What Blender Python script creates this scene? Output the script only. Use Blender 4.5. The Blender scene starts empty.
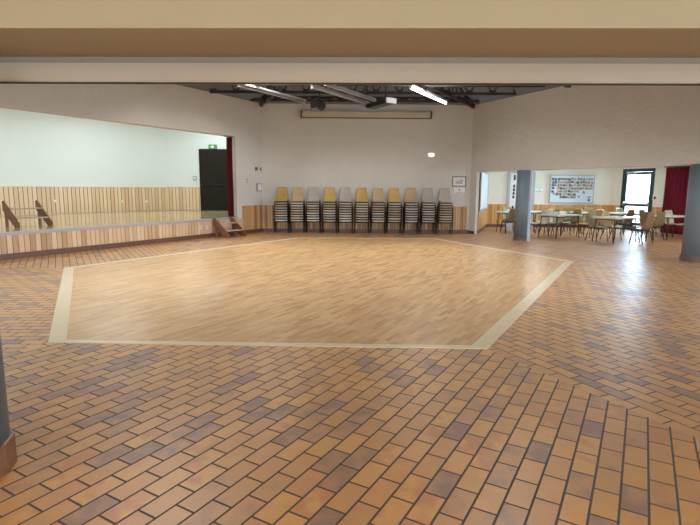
import bpy, bmesh, math, random
from mathutils import Vector, Matrix
random.seed(7)
D = bpy.data
S = bpy.context.scene
C = S.collection
R = math.radians

# ---------------------------------------------------------------- materials
def mat_new(name):
    m = D.materials.new(name); m.use_nodes = True
    nt = m.node_tree
    return m, nt, nt.nodes['Principled BSDF']

def c4(c): return (c[0], c[1], c[2], 1)

def L(nt, a, b): nt.links.new(a, b)

def plain(name, col, rough=.5, metal=0, bump=0, bscale=60, vary=0, vscale=4, spec=.5):
    m, nt, p = mat_new(name)
    p.inputs['Roughness'].default_value = rough
    p.inputs['Metallic'].default_value = metal
    p.inputs['Specular IOR Level'].default_value = spec
    tc = nt.nodes.new('ShaderNodeTexCoord')
    no = nt.nodes.new('ShaderNodeTexNoise'); no.inputs['Scale'].default_value = vscale; no.inputs['Detail'].default_value = 5
    L(nt, tc.outputs['Object'], no.inputs['Vector'])
    mx = nt.nodes.new('ShaderNodeMix'); mx.data_type = 'RGBA'
    k = 1 - vary
    mx.inputs[6].default_value = c4([x*k for x in col]); mx.inputs[7].default_value = c4([min(1, x*(1+vary)) for x in col])
    L(nt, no.outputs['Fac'], mx.inputs[0]); L(nt, mx.outputs[2], p.inputs['Base Color'])
    if bump:
        n2 = nt.nodes.new('ShaderNodeTexNoise'); n2.inputs['Scale'].default_value = bscale; n2.inputs['Detail'].default_value = 3
        L(nt, tc.outputs['Object'], n2.inputs['Vector'])
        b = nt.nodes.new('ShaderNodeBump'); b.inputs['Strength'].default_value = bump; b.inputs['Distance'].default_value = .02
        L(nt, n2.outputs['Fac'], b.inputs['Height']); L(nt, b.outputs['Normal'], p.inputs['Normal'])
    return m

def emit(name, col, s):
    m, nt, p = mat_new(name)
    p.inputs['Base Color'].default_value = c4(col)
    p.inputs['Emission Color'].default_value = c4(col); p.inputs['Emission Strength'].default_value = s
    return m

def brickmat(name, rot, bw, rh, mort, ramp, mortar, rough, noise_amt=.5, bump=.5, grain=None, wash=.0, shift=(0,0)):
    """running-bond pattern turned by rot degrees; every unit gets a colour of the ramp"""
    m, nt, p = mat_new(name)
    N = nt.nodes.new
    tc = N('ShaderNodeTexCoord'); mp = N('ShaderNodeMapping')
    mp.inputs['Rotation'].default_value = (0, 0, -R(rot)); mp.inputs['Location'].default_value = (shift[0], shift[1], 0)
    L(nt, tc.outputs['Object'], mp.inputs['Vector'])
    br = N('ShaderNodeTexBrick'); br.offset = .5; br.squash = 1
    br.inputs['Color1'].default_value = (0, 0, 0, 1); br.inputs['Color2'].default_value = (1, 1, 1, 1)
    br.inputs['Mortar'].default_value = (0, 0, 0, 1)
    br.inputs['Scale'].default_value = 1; br.inputs['Mortar Size'].default_value = mort; br.inputs['Mortar Smooth'].default_value = .1
    br.inputs['Brick Width'].default_value = bw; br.inputs['Row Height'].default_value = rh
    L(nt, mp.outputs['Vector'], br.inputs['Vector'])
    # low frequency patches push whole areas to a darker firing
    n1 = N('ShaderNodeTexNoise'); n1.inputs['Scale'].default_value = .9; n1.inputs['Detail'].default_value = 3
    L(nt, mp.outputs['Vector'], n1.inputs['Vector'])
    a1 = N('ShaderNodeMath'); a1.operation = 'MULTIPLY_ADD'; a1.inputs[1].default_value = noise_amt; a1.inputs[2].default_value = -noise_amt*.5
    L(nt, n1.outputs['Fac'], a1.inputs[0])
    a2 = N('ShaderNodeMath'); a2.operation = 'ADD'; a2.use_clamp = True
    L(nt, br.outputs['Color'], a2.inputs[0]); L(nt, a1.outputs[0], a2.inputs[1])
    # mottling inside the unit
    n2 = N('ShaderNodeTexNoise'); n2.inputs['Scale'].default_value = 7; n2.inputs['Detail'].default_value = 4
    if grain:
        g = N('ShaderNodeMapping'); g.inputs['Scale'].default_value = grain
        L(nt, mp.outputs['Vector'], g.inputs['Vector']); L(nt, g.outputs['Vector'], n2.inputs['Vector'])
    else: L(nt, mp.outputs['Vector'], n2.inputs['Vector'])
    a3 = N('ShaderNodeMath'); a3.operation = 'MULTIPLY_ADD'; a3.inputs[1].default_value = .8; a3.inputs[2].default_value = -.40
    L(nt, n2.outputs['Fac'], a3.inputs[0])
    a4 = N('ShaderNodeMath'); a4.operation = 'ADD'; a4.use_clamp = True
    L(nt, a2.outputs[0], a4.inputs[0]); L(nt, a3.outputs[0], a4.inputs[1])
    cr = N('ShaderNodeValToRGB')
    while len(cr.color_ramp.elements) < len(ramp): cr.color_ramp.elements.new(.5)
    for e, (pos, col) in zip(cr.color_ramp.elements, ramp): e.position = pos; e.color = c4(col)
    L(nt, a4.outputs[0], cr.inputs['Fac'])
    mx = N('ShaderNodeMix'); mx.data_type = 'RGBA'
    L(nt, br.outputs['Fac'], mx.inputs[0]); L(nt, cr.outputs['Color'], mx.inputs[6]); mx.inputs[7].default_value = c4(mortar)
    L(nt, mx.outputs[2], p.inputs['Base Color'])
    rr = N('ShaderNodeMath'); rr.operation = 'MULTIPLY_ADD'; rr.inputs[1].default_value = .35; rr.inputs[2].default_value = rough
    L(nt, br.outputs['Fac'], rr.inputs[0]); L(nt, rr.outputs[0], p.inputs['Roughness'])
    b = N('ShaderNodeBump'); b.inputs['Strength'].default_value = bump; b.inputs['Distance'].default_value = .004; b.invert = True
    L(nt, br.outputs['Fac'], b.inputs['Height'])
    b2 = N('ShaderNodeBump'); b2.inputs['Strength'].default_value = .22 if not grain else .1; b2.inputs['Distance'].default_value = .004
    n3 = N('ShaderNodeTexNoise'); n3.inputs['Scale'].default_value = 14; L(nt, mp.outputs['Vector'], n3.inputs['Vector'])
    L(nt, n3.outputs['Fac'], b2.inputs['Height']); L(nt, b.outputs['Normal'], b2.inputs['Normal'])
    L(nt, b2.outputs['Normal'], p.inputs['Normal'])
    return m

def boards(name, cols, w, rough=.4):
    """planks along local x, each of its own shade, with grain running up"""
    m, nt, p = mat_new(name); N = nt.nodes.new
    tc = N('ShaderNodeTexCoord'); sx = N('ShaderNodeSeparateXYZ'); L(nt, tc.outputs['Object'], sx.inputs[0])
    dv = N('ShaderNodeMath'); dv.operation = 'DIVIDE'; dv.inputs[1].default_value = w; L(nt, sx.outputs['X'], dv.inputs[0])
    fl = N('ShaderNodeMath'); fl.operation = 'FLOOR'; L(nt, dv.outputs[0], fl.inputs[0])
    wn = N('ShaderNodeTexWhiteNoise'); wn.noise_dimensions = '1D'; L(nt, fl.outputs[0], wn.inputs['W'])
    gm = N('ShaderNodeMapping'); gm.inputs['Scale'].default_value = (25, 25, 2.5); L(nt, tc.outputs['Object'], gm.inputs['Vector'])
    no = N('ShaderNodeTexNoise'); no.inputs['Scale'].default_value = 1; no.inputs['Detail'].default_value = 4; L(nt, gm.outputs['Vector'], no.inputs['Vector'])
    a = N('ShaderNodeMath'); a.operation = 'MULTIPLY_ADD'; a.inputs[1].default_value = .5; a.inputs[2].default_value = -.25; L(nt, no.outputs['Fac'], a.inputs[0])
    s = N('ShaderNodeMath'); s.operation = 'ADD'; s.use_clamp = True; L(nt, wn.outputs['Value'], s.inputs[0]); L(nt, a.outputs[0], s.inputs[1])
    cr = N('ShaderNodeValToRGB')
    while len(cr.color_ramp.elements) < len(cols): cr.color_ramp.elements.new(.5)
    for i, (e, col) in enumerate(zip(cr.color_ramp.elements, cols)): e.position = i/(len(cols)-1); e.color = c4(col)
    L(nt, s.outputs[0], cr.inputs['Fac']); L(nt, cr.outputs['Color'], p.inputs['Base Color'])
    p.inputs['Roughness'].default_value = rough
    return m

def glassmat(name):
    m, nt, p = mat_new(name)
    t = nt.nodes.new('ShaderNodeBsdfTransparent'); t.inputs[0].default_value = (.95, .98, 1, 1)
    g = nt.nodes.new('ShaderNodeBsdfGlossy'); g.inputs['Roughness'].default_value = .02
    f = nt.nodes.new('ShaderNodeFresnel'); f.inputs[0].default_value = 1.45
    mx = nt.nodes.new('ShaderNodeMixShader')
    L(nt, f.outputs[0], mx.inputs[0]); L(nt, t.outputs[0], mx.inputs[1]); L(nt, g.outputs[0], mx.inputs[2])
    L(nt, mx.outputs[0], nt.nodes['Material Output'].inputs['Surface'])
    return m

TILE = [(0, (.29, .18, .13)), (.12, (.38, .225, .14)), (.28, (.49, .27, .125)), (.60, (.55, .295, .12)), (.85, (.60, .335, .125)), (1, (.50, .24, .105))]
def tile(name, rot, shift=(0,0)): return brickmat(name, rot, .25, .13, .0065, TILE, (.085, .065, .05), .38, .5, .6, shift=shift)
M = {}
M['plaster'] = plain('rough_plaster', (.64, .615, .58), .85, bump=.9, bscale=9, vary=.05, vscale=2.5)
M['plaster_stage'] = plain('white_paint', (.72, .79, .79), .7, bump=.1, bscale=40, vary=.01)
M['plaster_dining'] = plain('cream_paint', (.78, .73, .62), .75, bump=.15, bscale=30, vary=.02)
M['lintel'] = plain('tan_paint', (.385, .32, .205), .55, bump=.08, bscale=30, vary=.02)
M['lintel_low'] = plain('satin_beige_paint', (.36, .305, .235), .32, bump=.05, bscale=18, vary=.02)
M['lintel_mid'] = plain('brown_strip_painted_shade', (.22, .175, .125), .5, vary=.03)  # darker brown stands in for shade on the lintel's recessed upper strip
M['seal'] = plain('black_seal', (.01, .01, .01), .6)
M['deck'] = plain('roof_deck', (.12, .105, .09), .8, vary=.1, vscale=1)
M['steel'] = plain('dark_steel', (.035, .03, .03), .5)
M['parquet'] = brickmat('oak_parquet', 60, .32, .055, .001, [(0, (.45, .25, .11)), (.3, (.54, .32, .145)), (.7, (.59, .365, .165)), (1, (.64, .42, .20))], (.40, .25, .14), .27, .35, .12, grain=(.25, 6, 1))
M['border'] = plain('pale_wood_strip', (.66, .55, .37), .3, vary=.06, vscale=6)
M['w_stage'] = boards('pale_pine_boards', [(.66, .47, .29), (.78, .58, .38), (.82, .65, .45)], .14)
M['w_hall'] = boards('warm_pine_boards', [(.34, .15, .05), (.50, .26, .10), (.58, .34, .15), (.64, .42, .22)], .09)
M['w_front'] = boards('faded_pine_boards', [(.46, .27, .14), (.64, .43, .27), (.68, .48, .31), (.72, .53, .36)], .12)
M['w_dining'] = boards('orange_pine_boards', [(.55, .25, .08), (.66, .34, .12), (.72, .41, .17)], .11)
M['groove'] = plain('dark_groove', (.09, .05, .03), .8)
M['skirt2'] = plain('grey_brown_skirting', (.15, .105, .085), .45, vary=.2, vscale=8)
M['base_near'] = plain('wooden_base_ring', (.20, .085, .04), .4, vary=.4, vscale=9)
M['skirt'] = plain('brown_tile_skirting', (.13, .06, .04), .35, vary=.2, vscale=8)
M['stage_floor'] = brickmat('varnished_stage_boards', 60, 2.2, .12, .002, [(0, (.50, .38, .21)), (1, (.60, .47, .28))], (.25, .18, .1), .12, .2, .1)
M['edge'] = plain('grey_edge_strip', (.42, .38, .38), .4)
M['door_black'] = plain('black_door_paint', (.016, .012, .009), .6, vary=.05, spec=.2)
M['red'] = plain('dark_red_velvet', (.16, .01, .018), .9, bump=.1, bscale=80)
M['red2'] = plain('crimson_curtain_cloth', (.26, .012, .03), .85, bump=.1, bscale=80)
M['brownwood'] = plain('brown_stained_wood', (.21, .095, .045), .4, vary=.3, vscale=7)
M['treadwood'] = plain('worn_tread_wood', (.46, .32, .24), .4, vary=.2, vscale=7)
M['rod'] = plain('pale_tread_edge', (.42, .36, .26), .4)
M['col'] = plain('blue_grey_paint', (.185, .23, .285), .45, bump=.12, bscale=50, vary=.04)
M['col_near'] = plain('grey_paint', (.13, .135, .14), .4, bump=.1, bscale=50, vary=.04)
M['post'] = plain('pale_metal', (.55, .62, .70), .35)
M['green'] = emit('exit_green', (.05, .22, .04), .25)
M['white'] = plain('white_plastic', (.8, .8, .8), .4)
M['offwhite'] = plain('cream_screen_case', (.55, .48, .39), .45)
M['case_trim'] = plain('brown_case_trim', (.12, .08, .055), .6)  # brown of the screen case's end caps and bottom bar
M['tube_on'] = emit('lit_tube', (.86, .97, 1.0), 16)
M['tube_off'] = plain('unlit_tube_white', (.42, .42, .45), .35)
M['black'] = plain('black_metal', (.012, .013, .017), .35)
M['silver'] = plain('silver_case', (.38, .40, .42), .45, .2)
M['legmetal'] = plain('black_chair_tube', (.012, .011, .012), .35)
M['legbrown'] = plain('brown_chair_tube', (.06, .035, .028), .35)
M['table'] = plain('pale_laminate', (.74, .78, .70), .22, vary=.02)
M['glass'] = glassmat('clear_glass')
M['frame_dark'] = plain('dark_green_frame', (.02, .045, .045), .35)
M['blueboard'] = plain('pale_blue_board', (.60, .72, .80), .6)
M['whiteboard'] = plain('bluish_whiteboard', (.66, .78, .86), .3)
M['greydoor'] = plain('grey_blue_door', (.40, .46, .50), .5)
M['paper'] = plain('white_paper', (.8, .8, .78), .7)
M['pic'] = plain('grey_blue_print', (.45, .48, .52), .7, vary=.5, vscale=25)
M['greyframe'] = plain('grey_frame', (.16, .17, .16), .5)
M['greybox'] = plain('grey_box', (.40, .36, .36), .5)
M['redplastic'] = plain('red_plastic', (.5, .06, .06), .4)
M['paving'] = plain('pale_paving', (.6, .6, .58), .9, vary=.1)
M['ceil'] = plain('low_ceiling_panels', (.62, .58, .52), .8)
M['warmlamp'] = emit('warm_lamp', (1, .80, .50), 6)
SHELL = {
 'yellow': plain('yellow_shell', (.56, .36, .11), .4, vary=.12, vscale=6), 'golden': plain('golden_shell', (.60, .40, .12), .4, vary=.12, vscale=6),
 'tan': plain('tan_shell', (.55, .39, .23), .4, vary=.1, vscale=6), 'beige': plain('beige_shell', (.66, .57, .44), .4, vary=.08, vscale=6),
 'greyish': plain('greyish_shell', (.48, .42, .37), .4, vary=.08, vscale=6), 'brown': plain('brown_shell', (.24, .13, .07), .4, vary=.1, vscale=6),
 'cream': plain('cream_shell', (.74, .70, .60), .4, vary=.05), 'khaki': plain('khaki_shell', (.34, .28, .15), .4, vary=.1, vscale=6), 'olive': plain('olive_shell', (.23, .20, .09), .4, vary=.1, vscale=6),
}

# ---------------------------------------------------------------- mesh helpers
def box(bm, x0, x1, y0, y1, z0, z1, mi=0, bev=0):
    v = [bm.verts.new((x, y, z)) for z in (z0, z1) for y in (y0, y1) for x in (x0, x1)]
    fs = []
    for q in ((0, 2, 3, 1), (4, 5, 7, 6), (0, 1, 5, 4), (2, 6, 7, 3), (0, 4, 6, 2), (1, 3, 7, 5)):
        f = bm.faces.new([v[i] for i in q]); f.material_index = mi; fs.append(f)
    if bev:
        es = list({e for f in fs for e in f.edges})
        bmesh.ops.bevel(bm, geom=es, offset=bev, segments=2, affect='EDGES')

def prism(bm, pts, z0, z1, mi=0):
    a = [bm.verts.new((p[0], p[1], z0)) for p in pts]; b = [bm.verts.new((p[0], p[1], z1)) for p in pts]
    n = len(pts)
    fs = [bm.faces.new(a[::-1]), bm.faces.new(b)]
    for i in range(n): fs.append(bm.faces.new((a[i], a[(i+1) % n], b[(i+1) % n], b[i])))
    for f in fs: f.material_index = mi
    return fs

def tube(bm, pts, r, seg=8, mi=0):
    pts = [Vector(p) for p in pts]; rings = []
    for i, p in enumerate(pts):
        d = (pts[min(i+1, len(pts)-1)] - pts[max(i-1, 0)]).normalized()
        u = d.cross(Vector((0, 0, 1)))
        if u.length < 1e-3: u = d.cross(Vector((1, 0, 0)))
        u.normalize(); w = d.cross(u)
        rr = r[i] if isinstance(r, (list, tuple)) else r
        rings.append([bm.verts.new(p + (u*math.cos(k*2*math.pi/seg) + w*math.sin(k*2*math.pi/seg))*rr) for k in range(seg)])
    for a, b in zip(rings, rings[1:]):
        for k in range(seg):
            f = bm.faces.new((a[k], a[(k+1) % seg], b[(k+1) % seg], b[k])); f.material_index = mi; f.smooth = True
    for rg, rev in ((rings[0], True), (rings[-1], False)):
        f = bm.faces.new(rg if not rev else rg[::-1]); f.material_index = mi

def lathe(bm, prof, seg=40, mi=0, smooth=True):
    rings = [[bm.verts.new((r*math.cos(k*2*math.pi/seg), r*math.sin(k*2*math.pi/seg), z)) for k in range(seg)] for r, z in prof]
    for a, b in zip(rings, rings[1:]):
        for k in range(seg):
            f = bm.faces.new((a[k], a[(k+1) % seg], b[(k+1) % seg], b[k])); f.smooth = smooth; f.material_index = mi
    bm.faces.new(rings[0][::-1]).material_index = mi; bm.faces.new(rings[-1]).material_index = mi

def obj(name, bm, m, parent=None, loc=(0, 0, 0), rz=0, label=None):
    bmesh.ops.recalc_face_normals(bm, faces=bm.faces)
    me = D.meshes.new(name); bm.to_mesh(me); bm.free()
    for x in (m if isinstance(m, (list, tuple)) else [m]): me.materials.append(M[x] if isinstance(x, str) else x)
    o = D.objects.new(name, me); C.objects.link(o); o.location = loc; o.rotation_euler = (0, 0, R(rz))
    if parent: o.parent = parent
    if label: o['label'] = label
    return o

def B(): return bmesh.new()

def thing(name, label, cat, loc=(0, 0, 0), rz=0, group=None):
    o = D.objects.new(name, None); o.empty_display_size = .2; C.objects.link(o)
    o.location = loc; o.rotation_euler = (0, 0, R(rz)); o['label'] = label; o['category'] = cat
    if group: o['group'] = group
    return o

def tag(o, label, cat, group=None):
    o['label'] = label; o['category'] = cat
    if group: o['group'] = group
    return o

def struct(name, bm, m, loc=(0, 0, 0), rz=0, parent=None):
    o = obj(name, bm, m, parent, loc, rz)
    if not parent: o['kind'] = 'structure'
    return o

def dup(src, loc, rz, label, group=None):
    r = src.copy(); C.objects.link(r); r.location = loc; r.rotation_euler = (0, 0, R(rz)); r['label'] = label
    if group: r['group'] = group
    for ch in src.children:
        c = ch.copy(); C.objects.link(c); c.parent = r
        for g in ch.children:
            d = g.copy(); C.objects.link(d); d.parent = c
    return r

def planks(bm, x0, x1, z0, z1, w, y, th, gap=.012, cap=True):
    """boards with open joints on a dark backing; y = face of the wall, boards grow towards y+th"""
    s = 1 if th > 0 else -1
    ya, yb = sorted((y, y + .006*s)); box(bm, x0, x1, ya, yb, z0, z1, 1)
    i0 = math.floor(x0/w + 1e-6); x = i0*w
    while x < x1 - 1e-6:
        a, b = max(x, x0), min(x + w - gap, x1)
        if b - a > .01:
            ya, yb = sorted((y + .006*s, y + th)); box(bm, a, b, ya, yb, z0, z1, 0)
        x += w
    if cap:
        ya, yb = sorted((y, y + th*1.5)); box(bm, x0, x1, ya, yb, z1, z1 + .025, 0)

# ---------------------------------------------------------------- plan of the hall
P = {0: (5.01, 11.16), 1: (2.72, 16.11), 2: (-1.72, 16.02), 3: (-5.59, 9.71), 4: (-3.09, 4.98), 5: (1.39, 4.89)}
dirs = {0: 0, 1: 60, 2: 120, 3: 180, 4: 240, 5: 296}
def ray(k, d): a = R(dirs[k]); return (P[k][0] + d*math.cos(a), P[k][1] + d*math.sin(a))
# tiled floor: six wedges around the parquet, courses turned wedge by wedge
bm = B()
wed = [(4, 5, 0), (5, 0, 1), (0, 1, 2), (1, 2, 3), (2, 3, 4), (3, 4, 5)]
for a, b, mi in wed:
    far = 13.2
    f = bm.faces.new([bm.verts.new((*q, 0)) for q in (P[a], ray(a, far), ray(b, far), P[b])]); f.material_index = mi
    if f.normal.z < 0: f.normal_flip()
fl = struct('floor', bm, [tile('tiles_near', 60, (.03, .02)), tile('tiles_right', 116), tile('tiles_dining', 0), tile('tiles_back', 60), tile('tiles_stage_side', 120), tile('tiles_left', 0)])
for f in fl.data.polygons:
    pass
bm = B(); cen = (sum(p[0] for p in P.values())/6, sum(p[1] for p in P.values())/6)
def inset(d):
    out = []
    for k in range(6):
        p0, p1, p2 = Vector(P[(k-1) % 6]), Vector(P[k]), Vector(P[(k+1) % 6])
        n1 = (p1-p0).normalized(); n2 = (p2-p1).normalized()
        n1 = Vector((-n1.y, n1.x)); n2 = Vector((-n2.y, n2.x)); b = (n1+n2).normalized()
        d1 = .10 if (k-1) % 6 == 4 else d; d2 = .10 if k == 4 else d
        # meet of the two inner edge lines
        q1 = p1 + n1*d1; q2 = p1 + n2*d2; t1 = (p1-p0).normalized(); t2 = (p2-p1).normalized()
        w = q2 - q1; s_ = (w.x*t2.y - w.y*t2.x)/(t1.x*t2.y - t1.y*t2.x)
        out.append(q1 + t1*s_)
    return out
inn = inset(.17)
prism(bm, inn, -.02, .004); struct('floor_parquet', bm, 'parquet')
bm = B()
for k in range(6):
    a, b = Vector(P[k]), Vector(P[(k+1) % 6]); c, d = inn[(k+1) % 6], inn[k]
    prism(bm, [a, b, c, d], -.02, .006)
struct('trim_1', bm, 'border')

ZT = 4.53; ZL = 2.17
LW = (-3.15, 18.15)
# left wall carries the stage opening (local x runs from the back corner towards the camera, inside of the hall is local -y... )
def wall(name, org, ang, segs, th, m):
    bm = B()
    for (x0, x1, z0, z1) in segs: box(bm, x0, x1, min(0, th), max(0, th), z0, z1)
    return struct(name, bm, m, (org[0], org[1], 0), ang)
# for heading 240 the hall interior lies on local +y, so the body of the wall grows to -y
wall('wall_left', LW, 240, [(-.3, 1.33, 0, ZT), (1.33, 13, 3.23, ZT)], -.28, 'plaster')
LWE = (LW[0] - 13*math.cos(R(60)), LW[1] - 13*math.sin(R(60)))
NL = (-8.6, 2.85)
ang = math.degrees(math.atan2(NL[1]-LWE[1], NL[0]-LWE[0])); ln = math.hypot(NL[1]-LWE[1], NL[0]-LWE[0])
wall('wall_left_near', LWE, ang, [(0, ln, 0, ZT)], -.28, 'plaster')
wall('wall_back', (-3.15, 18.15), 0, [(0, 7.42, 0, ZT)], .28, 'plaster')
RW = (4.27, 18.15)
bm = B(); box(bm, -.1, .32, 0, .12, 0, ZL); box(bm, -.1, 13, 0, .28, ZL, ZT); struct('wall_right', bm, 'plaster', (*RW, 0), -63.5)
RWE = (RW[0] + 13*math.cos(R(-63.5)), RW[1] + 13*math.sin(R(-63.5)))
NR = (8.3, 2.85)
ang = math.degrees(math.atan2(NR[1]-RWE[1], NR[0]-RWE[0])); ln = math.hypot(NR[1]-RWE[1], NR[0]-RWE[0])
wall('wall_right_near', RWE, ang, [(0, ln, ZL, ZT)], .28, 'plaster')
# near side: stepped lintel above the opening towards the foyer
bm = B(); box(bm, -8.6, 8.3, 2.86, 2.98, 2.25, ZT); struct('wall_front', bm, 'plaster', (0, 0, 0), -1.4)
bm = B(); box(bm, -8.6, 8.3, 2.79, 2.86, 2.153, 2.222, 0, .004); box(bm, -8.6, 8.3, 2.81, 2.86, 2.222, 2.255, 0)
struct('trim_2', bm, 'lintel_low', (0, 0, 0), -1.4)
bm = B(); box(bm, -8.6, 8.3, 2.83, 2.86, 2.255, 2.29); struct('trim_6', bm, 'lintel_mid', (0, 0, 0), -1.4)
bm = B(); box(bm, -8.6, 8.3, 2.80, 2.83, 2.149, 2.153); struct('trim_3', bm, 'seal', (0, 0, 0), -1.4)
bm = B(); box(bm, -8.6, 8.3, 2.33, 2.86, 2.29, 2.42); box(bm, -8.6, 8.3, 2.33, 2.60, 2.42, 2.75); struct('wall_front_beam', bm, 'lintel', (0, 0, 0), -1.4)

# roof: six-sided deck rising to the middle
hexo = [LW, LWE, NL, NR, RWE, RW]
bm = B(); top = bm.verts.new((-.3, 10.2, 6.3)); hv = [bm.verts.new((-.3+(x+.3)*1.05, 10.2+(y-10.2)*1.05, ZT-.15)) for x, y in hexo]
for i in range(6): bm.faces.new((hv[i], hv[(i+1) % 6], top))
r_ = bmesh.ops.solidify(bm, geom=list(bm.faces), thickness=.08)
struct('ceiling_hall', bm, 'deck')

# stage
nx, ny = -math.cos(R(30)), math.sin(R(30))
def lw(t, o=0): return (LW[0]-t*math.cos(R(60)) + o*nx, LW[1]-t*math.sin(R(60)) + o*ny)
SB = [(-3.97, 21.2), (-7.7, 21.2), (-14.2, 13.4)]
bm = B(); prism(bm, [lw(1.35), (-3.97, 17.3), SB[0], SB[1], SB[2], lw(13, 4.2), lw(13)], .54, .59); struct('floor_stage', bm, 'stage_floor')
bm = B(); planks(bm, 1.05, 13, .13, .52, .12, -.0, .022, cap=False); struct('wall_stage_front', bm, ['w_front', 'groove'], (*LW, 0), 240)
bm = B(); box(bm, 1.35, 13, -.06, 0, 0, .55); struct('wall_stage_base', bm, 'groove', (*LW, 0), 240)
bm = B(); box(bm, 1.33, 13, -.05, .035, .52, .598, 0, .005); struct('trim_5', bm, 'edge', (*LW, 0), 240)
bm = B(); box(bm, 1.05, 13, -.0, .035, 0, .13); box(bm, .0, 1.05, 0, .03, 0, .12); struct('baseboard_left', bm, 'skirt', (*LW, 0), 240)
bm = B(); planks(bm, .02, 1.06, .12, .93, .09, 0, .02); struct('wall_left_panelling', bm, ['w_hall', 'groove'], (*LW, 0), 240)
def seg(name, a, b, z0, z1, th, m, fn=None):
    ang = math.degrees(math.atan2(b[1]-a[1], b[0]-a[0])); ln = math.hypot(b[1]-a[1], b[0]-a[0]); bm = B()
    if fn: fn(bm, ln)
    else: box(bm, 0, ln, min(0, th), max(0, th), z0, z1)
    return struct(name, bm, m, (a[0], a[1], 0), ang)
seg('wall_stage_back', SB[1], SB[0], .0, 4.45, .15, 'plaster_stage')
seg('wall_stage_rear', SB[2], SB[1], .0, 4.45, .15, 'plaster_stage')
seg('wall_stage_right', SB[0], (-3.97, 17.3), 0, 4.45, .15, 'plaster_stage')
seg('wall_stage_left', lw(13, .1), SB[2], 0, 4.45, .15, 'plaster_stage')
seg('wall_stage_rear_panelling', SB[2], SB[1], 0, 0, 0, ['w_stage', 'groove'], lambda bm, ln: planks(bm, 0, ln, .60, 1.53, .14, 0, -.02, gap=.020))
seg('wall_stage_back_panelling', SB[1], SB[0], 0, 0, 0, ['w_stage', 'groove'], lambda bm, ln: (planks(bm, .02, 1.43, .60, 1.55, .14, 0, -.02, gap=.02), planks(bm, 2.65, 4.0, .60, 1.55, .14, 0, -.02, gap=.02)))
bm = B(); prism(bm, [lw(1.3, .29), SB[0], SB[1], SB[2], lw(13, .29)], 4.45, 4.55); struct('ceiling_stage', bm, 'plaster_stage')

# back wall panelling
bm = B(); planks(bm, .02, 7.32, .12, .93, .09, 0, -.02); struct('wall_back_panelling', bm, ['w_hall', 'groove'], (-3.15, 18.15, 0), 0)
bm = B(); box(bm, 0, 7.4, -.03, 0, 0, .12); struct('baseboard_back', bm, 'skirt', (-3.15, 18.15, 0), 0)
bm = B(); box(bm, 0, .32, -.02, 0, 0, .10); struct('baseboard_right', bm, 'skirt', (*RW, 0), -63.5)

# dining room
A0 = (5.74, 21.3); A1 = (10.9, 21.3); DS = (4.53, 17.96)
Bd = (math.cos(R(-70)), math.sin(R(-70)))
def db(t): return (A1[0]+Bd[0]*t, A1[1]+Bd[1]*t)
seg('wall_dining_back', A0, A1, 0, 2.75, .15, 'plaster_dining')
seg('wall_dining_left', DS, A0, 0, 2.75, .12, 'plaster_dining')
def wb(bm, ln):
    box(bm, 0, .52, 0, .18, 0, 2.75); box(bm, .52, 1.98, 0, .18, 2.42, 2.75); box(bm, 1.98, ln, 0, .18, 0, 2.75)
seg('wall_dining_right', A1, db(9.06), 0, 0, 0, 'plaster_dining', wb)
seg('wall_dining_back_panelling', A0, A1, 0, 0, 0, ['w_dining', 'groove'], lambda bm, ln: planks(bm, 0, ln, .12, .93, .11, 0, -.02))
seg('wall_dining_left_panelling', DS, A0, 0, 0, 0, ['w_dining', 'groove'], lambda bm, ln: planks(bm, 0, ln, .12, .80, .11, 0, -.02))
seg('wall_dining_right_panelling', A1, db(9), 0, 0, 0, ['w_dining', 'groove'], lambda bm, ln: (planks(bm, 0, .5, .12, .93, .11, 0, -.02), planks(bm, 2.0, ln, .12, .93, .11, 0, -.02)))
seg('baseboard_dining', A0, A1, 0, .12, -.03, 'skirt')
seg('baseboard_dining_left', DS, A0, 0, .12, -.03, 'skirt')
# east wall with three windows
def we(bm, ln):
    x = 0
    for a in (1.0, 4.2, 7.4):
        box(bm, x, a, 0, .2, 0, 2.75); box(bm, a, a+2.4, 0, .2, 0, .8); box(bm, a, a+2.4, 0, .2, 2.3, 2.75); x = a+2.4
    box(bm, x, ln, 0, .2, 0, 2.75)
seg('wall_east', (14, 12.75), (14, -4), 0, 0, 0, 'plaster_dining', we)
for i, a in enumerate((1.0, 4.2, 7.4)):
    e = struct('window_%d' % (i+1), B(), 'white', (14.1, 12.75-a-1.2, .8), 90)
    bm = B()
    for (x0, x1, z0, z1) in ((-1.2, -1.12, 0, 1.5), (1.12, 1.2, 0, 1.5), (-.04, .04, .08, 1.42), (-1.12, 1.12, 0, .08), (-1.12, 1.12, 1.42, 1.5)): box(bm, x0, x1, -.03, .03, z0, z1)
    struct('window_frame', bm, 'white', (0, 0, 0), 0, e)
    bm = B(); box(bm, -1.12, -.04, -.003, .003, .08, 1.42); box(bm, .04, 1.12, -.003, .003, .08, 1.42); struct('pane', bm, 'glass', (0, 0, 0), 0, e)
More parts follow.
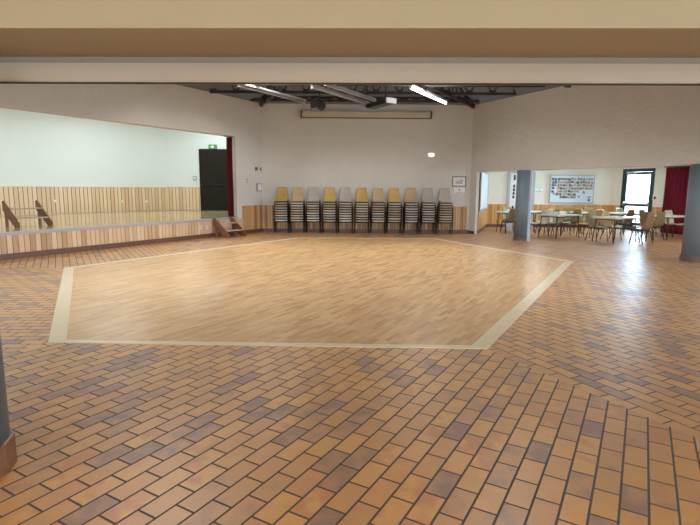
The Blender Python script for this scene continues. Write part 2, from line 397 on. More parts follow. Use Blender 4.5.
# foyer shell behind the camera
def ws(bm, ln):
    x = 0
    for a in (2.0, 7.0, 12.0, 17.5):
        box(bm, x, a, 0, .2, 0, 2.75); box(bm, a, a+3, 0, .2, 2.4, 2.75); x = a+3
    box(bm, x, ln, 0, .2, 0, 2.75)
seg('wall_south', (14, -4), (-8.6, -4), 0, 0, 0, 'lintel', ws)
for i, a in enumerate((2.0, 7.0, 12.0, 17.5)):
    e = struct('window_%d' % (i+4), B(), 'white', (14-a-1.5, -4.1, 0), 0)
    bm = B()
    for (x0, x1, z0, z1) in ((-1.5, -1.42, 0, 2.4), (1.42, 1.5, 0, 2.4), (-.04, .04, .08, 2.32), (-1.42, 1.42, 0, .08), (-1.42, 1.42, 2.32, 2.4)): box(bm, x0, x1, -.03, .03, z0, z1)
    struct('window_frame', bm, 'white', (0, 0, 0), 0, e)
    bm = B(); box(bm, -1.42, -.04, -.003, .003, .08, 2.32); box(bm, .04, 1.42, -.003, .003, .08, 2.32); struct('pane', bm, 'glass', (0, 0, 0), 0, e)
seg('wall_west', (-8.6, -4), (-8.6, 2.85), 0, 2.75, .2, 'lintel')
bm = B(); prism(bm, [(-8.8, -4.2), (14.2, -4.2), (14.2, 2.41), (-8.8, 2.41)], 2.75, 2.85); struct('ceiling_foyer', bm, 'ceil')
bm = B(); o_ = .05
prism(bm, [(8.6, 2.41), (14.2, 2.41), (14.2, 12.9), (11.1, 21.45), (5.9, 21.45), (4.55, 18.3), (RWE[0]+.3, RWE[1])], 2.75, 2.85); struct('ceiling_dining', bm, 'ceil')

# exterior paving and a low hedge bank beyond the glazing
bm = B(); prism(bm, [(11.5, 21.6), (14.6, 13), (60, 13), (60, 60), (11.5, 60)], -.1, .015); prism(bm, [(14.3, 13), (14.3, -40), (60, -40), (60, 13)], -.1, .0); prism(bm, [(-40, -4.3), (-40, -40), (14.3, -40), (14.3, -4.3)], -.1, 0)
struct('ground_outside', bm, 'paving')

# ---------------------------------------------------------------- doors
d = struct('door_1', B(), 'frame_dark', (*db(.52), 0), -70)      # glazed exit in the dining room
bm = B()
for (x0, x1, z0, z1) in ((0, .11, 0, 2.42), (1.35, 1.46, 0, 2.42), (.11, 1.35, 2.30, 2.42), (.11, 1.35, .0, .10)): box(bm, x0, x1, .0, .12, z0, z1)
struct('door_frame', bm, 'frame_dark', parent=d)
bm = B()
for (x0, x1, z0, z1) in ((.115, .20, .105, 2.295), (1.26, 1.345, .105, 2.295), (.20, 1.26, 2.19, 2.295), (.20, 1.26, .105, .30), (.20, 1.26, .95, 1.07)): box(bm, x0, x1, .02, .08, z0, z1)
lf = struct('door_leaf', bm, 'frame_dark', parent=d)
bm = B(); box(bm, .20, 1.26, .045, .055, .30, .95); box(bm, .20, 1.26, .045, .055, 1.07, 2.19); struct('pane', bm, 'glass', parent=lf)
bm = B(); tube(bm, [(.16, -.04, 1.04), (1.30, -.04, 1.04)], .018); box(bm, .14, .19, -.06, .02, .98, 1.12); box(bm, 1.27, 1.32, -.06, .02, .98, 1.12); struct('push_bar', bm, 'silver', parent=lf)
bm = B(); box(bm, .22, .62, -.05, .02, 2.22, 2.29); tube(bm, [(.6, -.03, 2.26), (.35, -.09, 2.27)], .012); struct('door_closer', bm, 'silver', parent=lf)
d = struct('door_2', B(), 'door_black', (-6.22, 21.2, .59), 0)    # black door of the stage
bm = B(); box(bm, -.04, .0, -.05, 0, 0, 2.53); box(bm, 1.13, 1.17, -.05, 0, 0, 2.53); box(bm, -.04, 1.17, -.05, 0, 2.49, 2.53); struct('door_frame', bm, 'door_black', parent=d)
bm = B(); box(bm, .005, 1.125, -.035, -.003, .01, 1.05, 0, .004); box(bm, .005, 1.125, -.035, -.003, 1.06, 2.485, 0, .004); lf = struct('door_leaf', bm, 'door_black', parent=d)
bm = B(); tube(bm, [(.06, -.06, 1.06), (1.07, -.06, 1.06)], .02); box(bm, .05, .10, -.07, -.03, 1.02, 1.1); box(bm, 1.03, 1.08, -.07, -.03, 1.02, 1.1); struct('push_bar', bm, 'black', parent=lf)
d = struct('door_3', B(), 'greydoor', (6.55, 21.3, 0), 0)        # grey door leaves behind the pillar
bm = B(); box(bm, 0, 1.15, -.045, -.0225, 0, 2.3, 0, .006); lf = struct('door_leaf', bm, 'greydoor', parent=d)
bm = B(); box(bm, .98, 1.02, -.12, -.045, .98, 1.02); tube(bm, [(1.0, -.11, 1.0), (.88, -.11, 1.0)], .01); struct('door_handle', bm, 'silver', parent=lf)

# ---------------------------------------------------------------- columns, posts
def column(name, loc, r, m, h, label, base_h, base_m, seg=14):
    t = thing(name, label, 'column', loc)
    bm = B(); lathe(bm, [(r, 0), (r, h)], 48); obj('shaft', bm, m, t)
    bm = B(); lathe(bm, [(r+.022, 0), (r+.022, base_h), (r+.005, base_h+.004)], seg, smooth=False); obj('base_tiles', bm, base_m, t)
    return t
column('column', (5.41, 15.90, 0), .225, 'col', ZL, 'blue-grey round column standing beside the photo board, in front of the dining tables', .10, 'skirt2', 32)
column('column', (7.87, 11.40, 0), .27, 'col', ZL, 'large blue-grey round column at the right edge, in front of the red curtain', .12, 'skirt2', 32)
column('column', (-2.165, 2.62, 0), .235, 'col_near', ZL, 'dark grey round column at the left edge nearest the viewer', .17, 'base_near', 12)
t = thing('partition_post', 'slim pale metal post standing against the blue-grey column nearest the photo board', 'post', (5.46, 15.40, 0), -63.5)
bm = B(); box(bm, -.04, .04, -.025, .025, .01, ZL-.01, 0, .005); obj('post', bm, 'post', t)
bm = B(); box(bm, -.05, .05, -.035, .035, 0, .012); obj('foot_plate', bm, 'silver', t)
t = thing('partition_post', 'slim pale post at the far left edge beside the dark grey column', 'post', (-1.975, 2.36, 0), 0)
bm = B(); box(bm, -.022, .012, -.02, .02, .01, ZL, 0, .003); obj('post', bm, 'post', t)
bm = B(); box(bm, -.03, .02, -.028, .028, 0, .05); obj('foot_plate', bm, 'black', t)

# ---------------------------------------------------------------- curtains
def curtain(name, label, loc, rz, w, z0, z1, m, folds, amp, taper=0):
    bm = B(); n = folds*8; nz = 14; rows = []
    for j in range(nz+1):
        z = z0 + (z1-z0)*j/nz; row = []
        for i in range(n+1):
            u = i/n; ww = w*(1+taper*(1-j/nz))
            row.append(bm.verts.new((u*ww, -amp*(1+.35*math.sin(u*9+j*.25))*math.sin(u*folds*2*math.pi+.25*math.sin(j*.5)), z)))
        rows.append(row)
    for a, b in zip(rows, rows[1:]):
        for i in range(n):
            f = bm.faces.new((a[i], a[i+1], b[i+1], b[i])); f.smooth = True
    bmesh.ops.solidify(bm, geom=list(bm.faces), thickness=.004)
    t = thing(name, label, 'curtain', loc, rz)
    obj('cloth', bm, m, t)
    bm = B(); tube(bm, [(-.1, 0, z1+.02), (w+.1, 0, z1+.02)], .014); obj('rail', bm, 'black', t)
    return t
curtain('stage_curtain', 'dark red velvet curtain hanging at the right end of the stage', (*lw(1.64, .10), 0), 60, .27, .60, 3.19, 'red', 4, .04)
q = db(2.48); curtain('window_curtain', 'crimson floor-length curtain hanging beside the glazed exit door', (q[0]-.10, q[1]-.07, 0), -70, 1.7, .02, 2.42, 'red2', 10, .035)

# ---------------------------------------------------------------- wooden steps
def steps(loc, label):
    t = thing('wooden_steps', label, 'steps', loc, -30)
    W = .81
    for y in (0, W-.035):
        bm = B()
        pts = [(0, .60), (0, .40), (.48, 0), (.64, 0), (.67, .10), (.04, .63)]
        fs = prism(bm, [(x, z) for x, z in pts], y, y+.035)
        for v in bm.verts: v.co = Vector((v.co.x, v.co.z, v.co.y))
        obj('stringer', bm, 'brownwood', t)
        bm = B(); box(bm, .07, .17, y, y+.034, 0, .38); obj('leg', bm, 'brownwood', t)
    for x, z in ((.12, .42), (.34, .20)):
        bm = B(); box(bm, x, x+.24, .037, W-.037, z, z+.03, 0, .004); obj('tread', bm, 'treadwood', t)
    return t
def front(t_, o): return (LW[0]-t_*math.cos(R(60))-o*nx, LW[1]-t_*math.sin(R(60))-o*ny)
q = front(2.50, .06); steps((q[0], q[1], 0), 'brown wooden two-tread steps against the stage front at its right end')
steps((-8.40, 12.20, .592), 'brown wooden two-tread steps standing up on the stage floor')

# ---------------------------------------------------------------- small wall fittings
def plate(name, label, cat, loc, rz, w, h, th, m, inner=None, group=None):
    t = thing(name, label, cat, loc, rz, group)
    bm = B(); box(bm, -w/2, w/2, -th, 0, -h/2, h/2, 0, min(.004, th*.3)); obj('case', bm, m, t)
    if inner:
        nm, k, mm = inner; bm = B(); box(bm, -w*k/2, w*k/2, -th-.004, -th+.001, -h*k/2, h*k/2); obj(nm, bm, mm, t)
    return t
t = thing('exit_sign', 'small green exit sign above the black stage door', 'sign', (-5.68, 21.195, 3.21))
bm = B(); box(bm, -.17, .17, -.06, 0, -.09, .09, 0, .006); obj('case', bm, 'green', t)
bm = B(); box(bm, -.055, .055, -.064, -.059, -.05, .05)
bm.faces.ensure_lookup_table(); obj('running_figure', bm, M['white'], t)
bm = B(); box(bm, -.13, -.075, -.064, -.059, -.012, .012); obj('arrow', bm, M['white'], t)
plate('thermostat', 'small grey box on the white stage wall left of the black door', 'control box', (-6.47, 21.19, 1.94), 0, .14, .16, .05, 'greybox', ('dial', .5, 'white'))
plate('switch_box', 'small grey box high on the stage wall right of the black door', 'control box', (-5.04, 21.19, 2.85), 0, .15, .22, .05, 'greybox', ('cover', .6, 'white'))
plate('switch_plate', 'tiny white switch beside the top of the red stage curtain', 'switch', (-4.95, 21.19, 2.5), 0, .08, .14, .03, 'white', ('rocker', .5, 'greybox'))
LI = 60  # wall_left faces the hall with its local -y turned by 60 degrees
def onleft(t_, z): q = front(t_, .0); return (q[0], q[1], z)
plate('switch_plate', 'narrow grey switch on the plaster beside the stage opening', 'switch', onleft(.80, 1.80), LI, .05, .14, .02, 'greybox', ('rocker', .5, 'white'))
plate('wall_sensor', 'left one of two tiny dark sensors high beside the back corner', 'sensor', onleft(.33, 2.22), LI, .09, .12, .05, 'greyframe', ('lens', .5, 'black'))
plate('wall_sensor', 'right one of two tiny dark sensors high at the back corner', 'sensor', onleft(.08, 2.22), LI, .07, .10, .05, 'greyframe', ('lens', .5, 'white'))
plate('control_box', 'pale grey square control box at the back left corner above the panelling', 'control box', onleft(.22, 1.58), LI, .24, .28, .07, 'greybox', ('cover', .75, 'white'))
plate('socket', 'white wall socket set in the stage front left of the steps', 'socket', (*front(3.0, .022)[:2], .34), LI, .09, .09, .015, 'white', ('face', .6, 'greybox'))
plate('socket', 'white double socket in the stage front, next to the stair stringer', 'socket', (*front(2.72, .022)[:2], .33), LI, .08, .09, .015, 'white', ('face', .6, 'greybox'))
seg_dir = math.degrees(math.atan2(SB[1][1]-SB[2][1], SB[1][0]-SB[2][0]))
def onrear(u): a = R(seg_dir); return (SB[1][0]-u*math.cos(a)+.021*math.sin(a), SB[1][1]-u*math.sin(a)-.021*math.cos(a))
plate('socket', 'small white socket on the pale stage panelling nearest the black door', 'socket', (*onrear(.9), .98), seg_dir, .09, .09, .02, 'white', ('face', .6, 'paper'))
plate('socket', 'small white socket midway along the pale stage panelling', 'socket', (*onrear(1.9), 1.0), seg_dir, .09, .09, .02, 'white', ('face', .6, 'paper'))
plate('socket', 'small white socket on the pale stage panelling nearest the steps on the stage', 'socket', (*onrear(4.3), 1.05), seg_dir, .09, .09, .02, 'white', ('face', .6, 'paper'))
t = thing('wall_light', 'round white lamp fitting on the back wall below the screen case', 'wall light', (2.84, 18.15, 2.76))
bm = B(); lathe(bm, [(.11, 0), (.11, .02), (.09, .06), (.04, .085)], 24)
for v in bm.verts: v.co = Vector((v.co.x, -v.co.z, v.co.y*.6))
obj('dome', bm, emit('weak_glow', (.9, .95, 1), 1.2), t)
bm = B(); box(bm, -.13, .13, -.015, 0, -.08, .08, 0, .005); obj('back_plate', bm, 'white', t)
t = thing('framed_notice', 'grey-framed safety plan on the back wall above the panelling', 'framed notice', (3.86, 18.15, 1.84))
bm = B()
for (x0, x1, z0, z1) in ((-.25, .25, .145, .18), (-.25, .25, -.18, -.145), (-.25, -.215, -.145, .145), (.215, .25, -.145, .145)): box(bm, x0, x1, -.025, 0, z0, z1)
obj('frame', bm, 'greyframe', t)
bm = B(); box(bm, -.215, .215, -.012, -.001, -.145, .145); sh = obj('sheet', bm, 'paper', t)
bm = B(); box(bm, -.13, .13, -.014, -.012, -.09, .02); box(bm, -.15, .12, -.014, -.012, .06, .08); box(bm, .02, .16, -.014, -.012, .02, .055); obj('plan', bm, 'pic', sh)
t = thing('paper_notice', 'white paper sheet pinned below the grey-framed plan', 'notice', (3.88, 18.15, 1.53))
bm = B(); box(bm, -.19, .19, -.004, 0, -.10, .10); obj('sheet', bm, 'paper', t)
bm = B(); lathe(bm, [(.03, .004), (.03, .006)], 12)
for v in bm.verts: v.co = Vector((v.co.x, -v.co.z, v.co.y+.02))
box(bm, -.13, .13, -.006, -.004, -.075, -.06); obj('print', bm, 'greyframe', t)

# projection screen case
t = thing('projection_screen', 'long cream roll-up screen case high on the back wall', 'projection screen', (.52, 18.14, 4.0))
bm = B(); box(bm, -2.22, 2.22, -.22, -.03, 0, .20, 0, .02); obj('case', bm, 'offwhite', t)
for sx in (-2.27, 2.22):
    bm = B(); box(bm, sx, sx+.05, -.24, -.005, -.02, .22, 0, .005); obj('end_cap', bm, 'case_trim', t)
bm = B(); box(bm, -2.22, 2.22, -.16, -.10, -.03, 0); obj('bottom_bar', bm, 'case_trim', t)

# ---------------------------------------------------------------- roof trusses
def truss(a, b, z0, z1a, z1b, n, label):
    a, b = Vector((*a, 0)), Vector((*b, 0)); ln = (b-a).length
    t = thing('roof_truss', label, 'roof truss', (a.x, a.y, 0), math.degrees(math.atan2((b-a).y, (b-a).x)), None)
    bm = B(); box(bm, 0, ln, -.035, .035, z0-.04, z0+.04); obj('bottom_chord', bm, 'steel', t)
    bm = B(); tube(bm, [(0, 0, z1a), (ln, 0, z1b)], .05, 4); obj('top_chord', bm, 'steel', t)
    bm = B()
    for i in range(n):
        x0, x1, x2 = ln*i/n, ln*(i+.5)/n, ln*(i+1)/n
        f = lambda x: z1a+(z1b-z1a)*x/ln
        tube(bm, [(x0, 0, z0), (x1, 0, f(x1))], .022, 6); tube(bm, [(x1, 0, f(x1)), (x2, 0, z0)], .022, 6)
        box(bm, x0-.09, x0+.09, -.05, .05, z0-.05, z0+.09)
    obj('web', bm, 'steel', t)
    return t
cc = (-.3, 10.2)
def tow(p, d): v = Vector(cc)-Vector(p); v.normalize(); return (p[0]+v.x*d, p[1]+v.y*d)
truss(tow(LW, .1), tow(LW, 8.0), 4.40, 4.50, 5.9, 10, 'dark steel roof truss running in from the back left corner')
truss(tow(RW, .1), tow(RW, 8.0), 4.40, 4.50, 5.9, 10, 'dark steel roof truss running in from the back right corner')
truss((.55, 18.05), (.1, 10.5), 4.42, 4.52, 6.0, 10, 'dark steel roof truss running in from the middle of the back wall')
truss((-3.3, 17.55), (4.3, 17.55), 4.49, 4.62, 4.62, 18, 'dark steel roof truss parallel to the back wall, closest to it')
truss((-4.2, 15.9), (5.0, 15.9), 4.45, 4.98, 4.98, 13, 'dark steel roof truss parallel to the back wall, middle of three')
truss((-4.6, 14.1), (5.2, 14.1), 4.345, 5.35, 5.35, 13, 'dark steel roof truss parallel to the back wall, nearest of three')
truss((-5.2, 13.9), (-.6, 10.4), 4.40, 4.6, 5.9, 7, 'dark steel roof truss rising from above the stage opening')
truss((5.9, 14.3), (.2, 10.4), 4.40, 4.6, 5.9, 7, 'dark steel roof truss rising from above the dining side wall')

# linear lights
def batten(p0, z, ln, lit, label, w=.10):
    t = thing('batten_light', label, 'ceiling light', (p0[0], p0[1], z), 60, 'linear roof lights')
    bm = B(); box(bm, 0, ln, -w/2, w/2, .03, .09, 0, .006); obj('housing', bm, 'tube_off', t)
    bm = B(); tube(bm, [(.03, 0, 0), (ln-.03, 0, 0)], .03, 10); obj('tube', bm, 'tube_on' if lit else 'tube_off', t)
    for x in (.02, ln-.05):
        bm = B(); box(bm, x, x+.03, -.03, .03, -.03, .04); obj('end_holder', bm, 'white', t)
    for x in (ln*.2, ln*.8):
        bm = B(); tube(bm, [(x, 0, .09), (x, 0, 5.0-z)], .008, 6); obj('hanger', bm, 'steel', t)
    return t
batten((1.50, 13.4), 4.14, 2.75, True, 'lit white fluorescent batten light under the roof')
batten((-2.95, 13.6), 4.20, 3.0, False, 'wide unlit pale batten under the roof at the left corner', .16)
batten((-1.05, 13.74), 4.20, 3.2, False, 'unlit pale batten under the roof behind the black spotlight', .07)
batten((-.70, 13.60), 4.24, 2.9, False, 'unlit pale batten under the roof just left of the projector', .035)

# spotlight
t = thing('stage_spotlight', 'black stage spotlight hanging from the roof above the screen case', 'spotlight', (-.93, 15.2, 3.99), 0)
bm = B(); lathe(bm, [(.09, -.17), (.13, -.14), (.135, .08), (.15, .10), (.15, .17)], 20)
for v in bm.verts: v.co = Matrix.Rotation(R(65), 3, 'X') @ v.co
body = obj('lamp_body', bm, 'black', t); body.rotation_euler = (0, 0, R(-40))
bm = B()
for s in (-1, 1): box(bm, -.16*s-.012, -.16*s+.012, -.20, .02, .10, .16)
box(bm, -.15, .15, -.21, -.19, -.12, .14); obj('barn_door', bm, 'black', body)
bm = B(); tube(bm, [(-.17, 0, 0), (-.17, 0, .24), (.17, 0, .24), (.17, 0, 0)], .014, 6); tube(bm, [(0, 0, .24), (0, 0, .62)], .018, 6); obj('yoke', bm, 'black', t).rotation_euler = (0, 0, R(25))
# projector
t = thing('projector', 'dark projector with silver front tilted under the roof right of the spotlight', 'projector', (1.05, 14.9, 4.03), -50)
bm = B(); box(bm, -.75, .10, -.17, .17, -.06, .06, 0, .01)
o = obj('case', bm, 'black', t); o.rotation_euler = (0, R(-4), 0)
bm = B(); box(bm, .10, .15, -.20, .20, -.06, .09, 0, .01); obj('front_panel', bm, 'silver', t, label='silver lens panel')
bm = B(); tube(bm, [(-.1, 0, .05), (-.1, 0, .8)], .02, 8); obj('ceiling_mount', bm, 'black', t)

# ---------------------------------------------------------------- chairs
def shell_mesh():
    prof = [(-.222, .418, .206), (-.212, .440, .215), (-.17, .447, .222), (-.08, .437, .228), (.02, .425, .228), (.11, .425, .224), (.165, .445, .220), (.195, .49, .218), (.215, .57, .214), (.235, .67, .203), (.255, .77, .188), (.275, .865, .172), (.284, .905, .155)]
    bm = B(); n = 10; rows = []
    for i, (y, z, w) in enumerate(prof):
        row = []
        for k in range(n+1):
            u = -1+2*k/n; e = u*u*abs(u)
            back = min(1, max(0, (i-5)/3))
            row.append(bm.verts.new((u*w, y - e*.035*back, z + e*.022*(1-back))))
        rows.append(row)
    for a, b in zip(rows, rows[1:]):
        for k in range(n):
            f = bm.faces.new((a[k], a[k+1], b[k+1], b[k])); f.smooth = True
    bmesh.ops.recalc_face_normals(bm, faces=bm.faces)
    bmesh.ops.solidify(bm, geom=list(bm.faces), thickness=.010)
    return bm
def make_chair(name, label, leg, color, loc, rz):
    t = thing(name, label, 'chair', loc, rz)
    s = obj('shell', shell_mesh(), SHELL['beige'], t)
    s.material_slots[0].link = 'OBJECT'; s.material_slots[0].material = SHELL[color]
    for sx in (-1, 1):
        for y0, y1 in ((-.15, -.20), (.12, .215)):
            bm = B(); tube(bm, [(sx*.212, y0*.6, .402), (sx*.232, y0, .385), (sx*.248, y1, 0)], .0125, 8); obj('leg', bm, leg, t)
    bm = B()
    for y in (-.09, .072): tube(bm, [(-.222, y, .398), (.222, y, .398)], .013, 8)
    tube(bm, [(-.215, -.195, .396), (.215, -.195, .396)], .021, 8)
    for sx in (-1, 1): tube(bm, [(sx*.205, -.165, .402), (sx*.205, .072, .402)], .0115, 8)
    obj('seat_frame', bm, leg, t)
    return t
def recolor(root, color):
    for c in root.children:
        if c.name.startswith('shell'): c.material_slots[0].material = SHELL[color]
ordn = ['bottom chair', 'second chair from the bottom', 'third chair from the bottom', 'fourth chair from the bottom', 'middle chair', 'fourth chair from the top', 'third chair from the top', 'second chair from the top', 'topmost chair']
stk = ['the leftmost stack', 'the second stack from the left', 'the third stack from the left', 'the fourth stack from the left', 'the fifth stack from the left', 'the middle, sixth stack', 'the fifth stack from the right', 'the fourth stack from the right', 'the third stack from the right', 'the second stack from the right', 'the rightmost stack']
tops = ['yellow', 'tan', 'greyish', 'golden', 'greyish', 'yellow', 'tan', 'golden', 'tan', 'greyish', 'greyish']
pxs = [282, 297.5, 313.3, 329.4, 345, 361.4, 377.4, 393.2, 410, 426.6, 443.6]
proto = None
for i, px in enumerate(pxs):
    x = (px-350)*17.95/503.4*1.0
    for k in range(9):
        col = tops[i] if k == 8 else random.choice(['greyish', 'beige', 'beige', 'tan', 'greyish', 'cream', 'cream', 'greyish', 'tan', 'beige'])
        lab = '%s %s shell chair, %s in %s' % (col, 'plastic', ordn[k], stk[i])
        loc = (x+random.uniform(-.006, .006), 17.86 - .003*k, .086*k); rz = random.uniform(-1.2, 1.2)
        if proto is None:
            proto = make_chair('stacking_chair', lab, 'legmetal', col, loc, rz); proto['group'] = 'stacked shell chairs along the back wall'; c = proto
        else: c = dup(proto, loc, rz, lab)
        recolor(c, col)

# dining chairs: rz = direction the chair faces, 0 = towards the camera
G2 = 'shell chairs around the dining tables'
dining = [
 # table A (by photo board)
 (6.88, 17.42, 30, 'olive', 'olive shell chair behind the left half of the table below the photo board'),
 (7.42, 17.72, 28, 'olive', 'olive shell chair behind the right half of the table below the photo board'),
 (8.02, 17.05, -60, 'khaki', 'khaki shell chair side-on at the right end of the table below the photo board'),
 (6.42, 17.12, -72, 'beige', 'beige shell chair side-on at the left end of the table below the photo board'),
 # table B (nearest, centre right)
 (7.72, 15.72, 25, 'khaki', 'khaki shell chair behind the left half of the nearest long table'),
 (8.34, 16.05, 32, 'tan', 'tan shell chair behind the right half of the nearest long table'),
 (9.28, 15.95, -62, 'brown', 'brown shell chair at the right end of the nearest long table'),
 (8.72, 15.05, 208, 'brown', 'brown shell chair on the near side of the nearest long table, right corner'),
 # table C (right, by curtain)
 (9.85, 16.35, 200, 'olive', 'olive shell chair seen from behind, at the table by the crimson curtain'),
 (11.1, 17.3, 20, 'cream', 'cream shell chair behind the table by the crimson curtain'),
 (10.35, 17.55, 30, 'olive', 'olive shell chair behind the left end of the table by the crimson curtain'),
 (8.05, 18.25, 195, 'olive', 'olive shell chair seen between the two front tables, before the rear table'),
 # table D (behind the column)
 (5.78, 18.22, 190, 'olive', 'dark olive shell chair in front of the table left of the blue-grey column'),
 (6.95, 18.0, -75, 'beige', 'beige shell chair side-on just right of the blue-grey column'),
 (6.1, 19.35, 10, 'khaki', 'khaki shell chair behind the table left of the blue-grey column'),
 # back tables
 (8.55, 19.55, 8, 'olive', 'olive shell chair against the panelling below the right end of the photo board'),
 (9.30, 19.55, -5, 'khaki', 'khaki shell chair behind the rear table, right of the photo board'),
 (8.75, 18.15, 200, 'tan', 'tan shell chair in front of the rear table, right of the photo board'),
 (10.4, 19.2, 20, 'khaki', 'khaki shell chair behind the small table before the glass door'),
 (9.75, 17.95, 205, 'brown', 'brown shell chair in front of the small table before the glass door'),
]
pd = None
for x, y, rz, col, lab in dining:
    if pd is None: pd = make_chair('shell_chair', lab, 'legbrown', col, (x, y, 0), rz); pd['group'] = G2; c = pd
    else: c = dup(pd, (x, y, 0), rz, lab)
    recolor(c, col)

# tables
def make_table(loc, rz, label, w=1.25, d_=.8):
    t = thing('dining_table', label, 'table', loc, rz, 'tables in the dining room')
    bm = B(); box(bm, -w/2, w/2, -d_/2, d_/2, .725, .768, 0, .006); obj('tabletop', bm, 'table', t)
    bm = B(); 
    for s in (-1, 1): box(bm, -w/2+.08, w/2-.08, s*(d_/2-.09)-.012, s*(d_/2-.09)+.012, .69, .735)
    for s in (-1, 1): box(bm, s*(w/2-.09)-.012, s*(w/2-.09)+.012, -d_/2+.08, d_/2-.08, .69, .735)
    obj('apron', bm, 'legbrown', t)
    for sx in (-1, 1):
        for sy in (-1, 1):
            bm = B(); tube(bm, [(sx*(w/2-.1), sy*(d_/2-.1), .70), (sx*(w/2-.05), sy*(d_/2-.05), 0)], .016, 8); obj('leg', bm, 'legbrown', t)
    return t
ta = make_table((6.98, 16.82, 0), 30, 'pale rectangular table standing below the photo board')
tl = [((8.18, 15.55), 30, 'nearest long pale table, in front of the glass door'),
      ((10.55, 16.75), 28, 'pale table beside the crimson curtain'),
      ((6.15, 18.75), 10, 'pale table partly hidden behind the blue-grey column'),
      ((8.95, 18.8), 5, 'pale rear table right of the photo board'),
      ((10.05, 18.55), 25, 'small pale table just before the glass door'),
      ((7.45, 19.2), 0, 'pale rear table under the photo board, against the panelling side')]
for (x, y), a, lab in tl: dup(ta, (x, y, 0), a, lab)
for (x, y, rz, lab) in ((5.95, 18.7, 10, 'low white box on the table left of the blue-grey column'), (7.0, 16.9, 30, 'low white box on the table below the photo board')):
    t = thing('white_box', lab, 'box', (x, y, .766), rz)
    bm = B(); box(bm, -.17, .17, -.12, .12, 0, .07, 0, .004); obj('tray', bm, 'paper', t)
    bm = B(); box(bm, -.16, .16, -.11, .11, .07, .08, 0, .002); obj('lid', bm, 'white', t)

# ---------------------------------------------------------------- boards and notices of the dining room
t = thing('photo_board', 'pale blue pinboard covered with small photographs on the dining wall', 'pinboard', (9.24, 21.28, 1.05))
bm = B(); box(bm, -.89, .89, -.03, 0, 0, 1.10); obj('panel', bm, 'blueboard', t)
bm = B()
for (x0, x1, z0, z1) in ((-.92, .92, 1.10, 1.13), (-.92, .92, -.03, 0), (-.92, -.89, 0, 1.10), (.89, .92, 0, 1.10)): box(bm, x0, x1, -.04, 0, z0, z1)
obj('frame', bm, 'silver', t)
pc = [plain('print_%s' % n, c, .6, vary=.5, vscale=30) for n, c in (('brown', (.30, .19, .12)), ('tan', (.48, .33, .20)), ('dark', (.09, .10, .12)), ('slate', (.22, .26, .30)), ('grey', (.40, .38, .34)), ('rose', (.45, .25, .20)))]
cnt = 0
cols_ = {0: [.98, .84, .70, .56], 1: [.95, .80, .66, .52]}
spots = []
for c_ in range(15):
    x = -.80 + c_*.115
    top = 1.0
    n = [5, 3, 6, 7, 7, 8, 8, 8, 7, 5, 4, 4, 4, 4, 4][c_]
    for r_i in range(n):
        z = .96 - r_i*.125 + random.uniform(-.012, .012)
        if z > .1: spots.append((x + random.uniform(-.012, .012), z))
spots += [(.74, .22), (.74, .10), (-.74, .36), (-.62, .34), (.30, .24), (.50, .42)]
for x, z in spots[:96]:
    w, h = random.choice(((.115, .09), (.085, .115), (.10, .10), (.12, .095)))
    bm = B(); box(bm, x-w/2, x+w/2, -.034, -.030, z-h/2, z+h/2)
    k = 2 if (x < -.6 and random.random() < .6) else random.choice((0, 0, 1, 1, 3, 4, 5, 2, 1))
    obj('photograph', bm, pc[k], t)
aw = math.degrees(math.atan2(A0[1]-DS[1], A0[0]-DS[0]))
t = thing('whiteboard', 'bluish whiteboard on the side wall left of the blue-grey column', 'whiteboard', (DS[0]+.02, DS[1]-.01, .85), aw)
bm = B(); box(bm, .10, 3.1, -.035, -.022, 0, 1.32); obj('panel', bm, 'whiteboard', t)
bm = B()
for (x0, x1, z0, z1) in ((.05, 3.15, 1.32, 1.37), (.05, 3.15, -.05, 0), (.05, .10, 0, 1.32), (3.1, 3.15, 0, 1.32)): box(bm, x0, x1, -.05, -.02, z0, z1)
obj('frame', bm, 'edge', t)
t = thing('paper_notice', 'pair of white sheets on the cream wall left of the photo board', 'notice', (7.88, 21.3, 1.58))
bm = B(); box(bm, -.17, .17, -.012, 0, -.12, .12); obj('sheet', bm, 'paper', t)
bm = B(); box(bm, -.15, .15, -.015, -.012, .09, .10); box(bm, -.15, .15, -.015, -.012, -.10, -.085); box(bm, .02, .03, -.015, -.012, -.08, .09); obj('print', bm, 'greyframe', t)
t = thing('vertical_poster', 'narrow white poster with black lettering blocks left of the blue-grey column', 'poster', (6.80, 21.252, 1.05))
bm = B(); box(bm, -.14, .14, -.006, 0, -.35, 1.2); sh = obj('sheet', bm, 'paper', t)
bm = B()
for z in (-.28, .15, .3, .45, .6, .9, 1.0): box(bm, -.03+z*.02, .05+z*.02, -.008, -.006, z, z+.12)
obj('lettering', bm, 'black', sh)
q = db(2.07); t = thing('alarm_button', 'small round red alarm disc on the wall right of the glass door', 'alarm', (q[0], q[1], 1.30), -70)
bm = B(); lathe(bm, [(.06, .01), (.06, .03), (.035, .045)], 20)
for v in bm.verts: v.co = Vector((v.co.x, -v.co.z, v.co.y))
obj('disc', bm, 'redplastic', t)
bm = B(); box(bm, -.10, .10, -.012, 0, -.10, .10, 0, .004); obj('back_plate', bm, 'white', t)

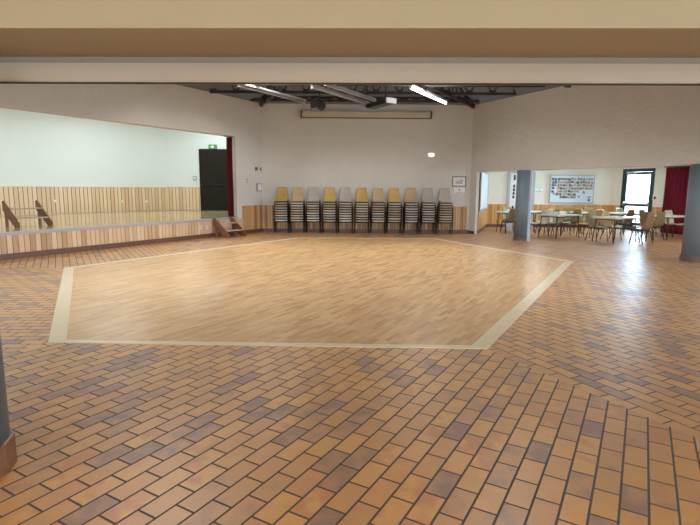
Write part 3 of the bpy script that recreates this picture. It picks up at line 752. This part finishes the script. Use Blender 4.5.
# ---------------------------------------------------------------- lamps of the rooms that are lit, then added hall lamps
def fixture(loc, rz, ln, power, col, label, name='ceiling_lamp', w=.3, spread=180):
    t = thing(name, label, 'ceiling light', loc, rz)
    bm = B(); box(bm, -ln/2, ln/2, -w/2, w/2, -.06, 0, 0, .01); obj('housing', bm, 'white', t)
    ld = D.lights.new('lamp', 'AREA'); ld.shape = 'RECTANGLE'; ld.size = ln; ld.size_y = w; ld.energy = power; ld.color = col; ld.spread = R(spread)
    lo = D.objects.new('lamp', ld); C.objects.link(lo); lo.parent = t; lo.location = (0, 0, -.07)
    return t
COOL = (.93, 1.0, 1.0); WARM = (1, .80, .52)
for i, (x, y) in enumerate(((-5.6, 19.3), (-8.2, 17.2), (-10.0, 14.0), (-11.3, 11.3))):
    fixture((x, y, 4.44), 60, 2.4, 62, COOL, ['stage strip lamp nearest the black door', 'second stage strip lamp from the black door', 'third stage strip lamp from the black door', 'farthest stage strip lamp from the black door'][i])
for i, (x, y) in enumerate(((-5, -.6), (-1, -.6), (3, -.6), (7, -.6))):
    fixture((x, y, 2.74), 0, 1.5, (62, 40, 20, 20)[i], ((1, .74, .40), (1, .78, .48), (1, .86, .68), (1, .90, .78))[i], ['foyer ceiling lamp at the far left', 'foyer ceiling lamp left of the middle', 'foyer ceiling lamp right of the middle', 'foyer ceiling lamp at the far right'][i])
for i, (x, y) in enumerate(((6.7, 18.6), (8.9, 17.6), (10.6, 14.6))):
    fixture((x, y, 2.74), 30, 1.5, 40, (.95, .97, 1), ['dining ceiling lamp by the photo board', 'dining ceiling lamp in the middle', 'dining ceiling lamp by the curtain'][i])

for i, (x, y) in enumerate(((-3.4, 8.6), (3.0, 8.6), (-2.2, 13.4), (2.0, 13.4))):  # unseen lamps added under the roof to brighten hall floor and lower walls
    fixture((x, y, 5.3), 60, 1.6, (165, 100, 165, 140)[i], (.98, .98, .96), ['added unseen hall lamp on the near left', 'added unseen hall lamp on the near right', 'added unseen hall lamp on the far left', 'added unseen hall lamp on the far right'][i], 'added_roof_lamp', .5, 135)
def winlight(loc, rot, sx, sy, p, col):
    ld = D.lights.new('daylight', 'AREA'); ld.shape = 'RECTANGLE'; ld.size = sx; ld.size_y = sy; ld.energy = p; ld.color = col
    o = D.objects.new('daylight', ld); C.objects.link(o); o.location = loc; o.rotation_euler = rot
    return o
for a in (1.0, 4.2, 7.4): winlight((14.3, 12.75-a-1.2, 1.55), (0, R(90), 0), 1.5, 2.4, 300, (.80, .90, 1))
for a in (2.0, 7.0, 12.0, 17.5): winlight((14-a-1.5, -4.35, 1.2), (R(90), 0, 0), 3, 2.4, 200, (1, .93, .84))
q = db(1.25); winlight((q[0]+.45, q[1]+.16, 1.3), (R(90), 0, R(-70+180)), 1.2, 2.1, 420, (.52, .80, 1))

# ---------------------------------------------------------------- sky
w = D.worlds.new('World'); S.world = w; w.use_nodes = True
bg = w.node_tree.nodes['Background']; bg.inputs[0].default_value = (.80, .92, 1, 1); bg.inputs[1].default_value = 7.0

# ---------------------------------------------------------------- camera
cam = D.cameras.new('Camera'); co = D.objects.new('Camera', cam); C.objects.link(co)
cam.sensor_width = 36; cam.lens = 503.44*36/700; cam.clip_start = .05
co.matrix_world = Matrix.Translation((0, 0, 1.6)) @ Matrix.Rotation(R(90)-.1479, 4, 'X') @ Matrix.Rotation(.0078, 4, 'Z')
S.camera = co

S.view_settings.view_transform = 'Standard'; S.view_settings.look = 'None'; S.view_settings.gamma = 1
S.view_settings.use_curve_mapping = False
S.view_settings.exposure = .0
S.cycles.use_denoising = True
S.cycles.max_bounces = 8; S.cycles.diffuse_bounces = 5; S.cycles.sample_clamp_indirect = 6
for o in D.objects:
    if o.parent is None and 'category' not in o.keys() and o.type in ('MESH',): o['kind'] = 'structure'
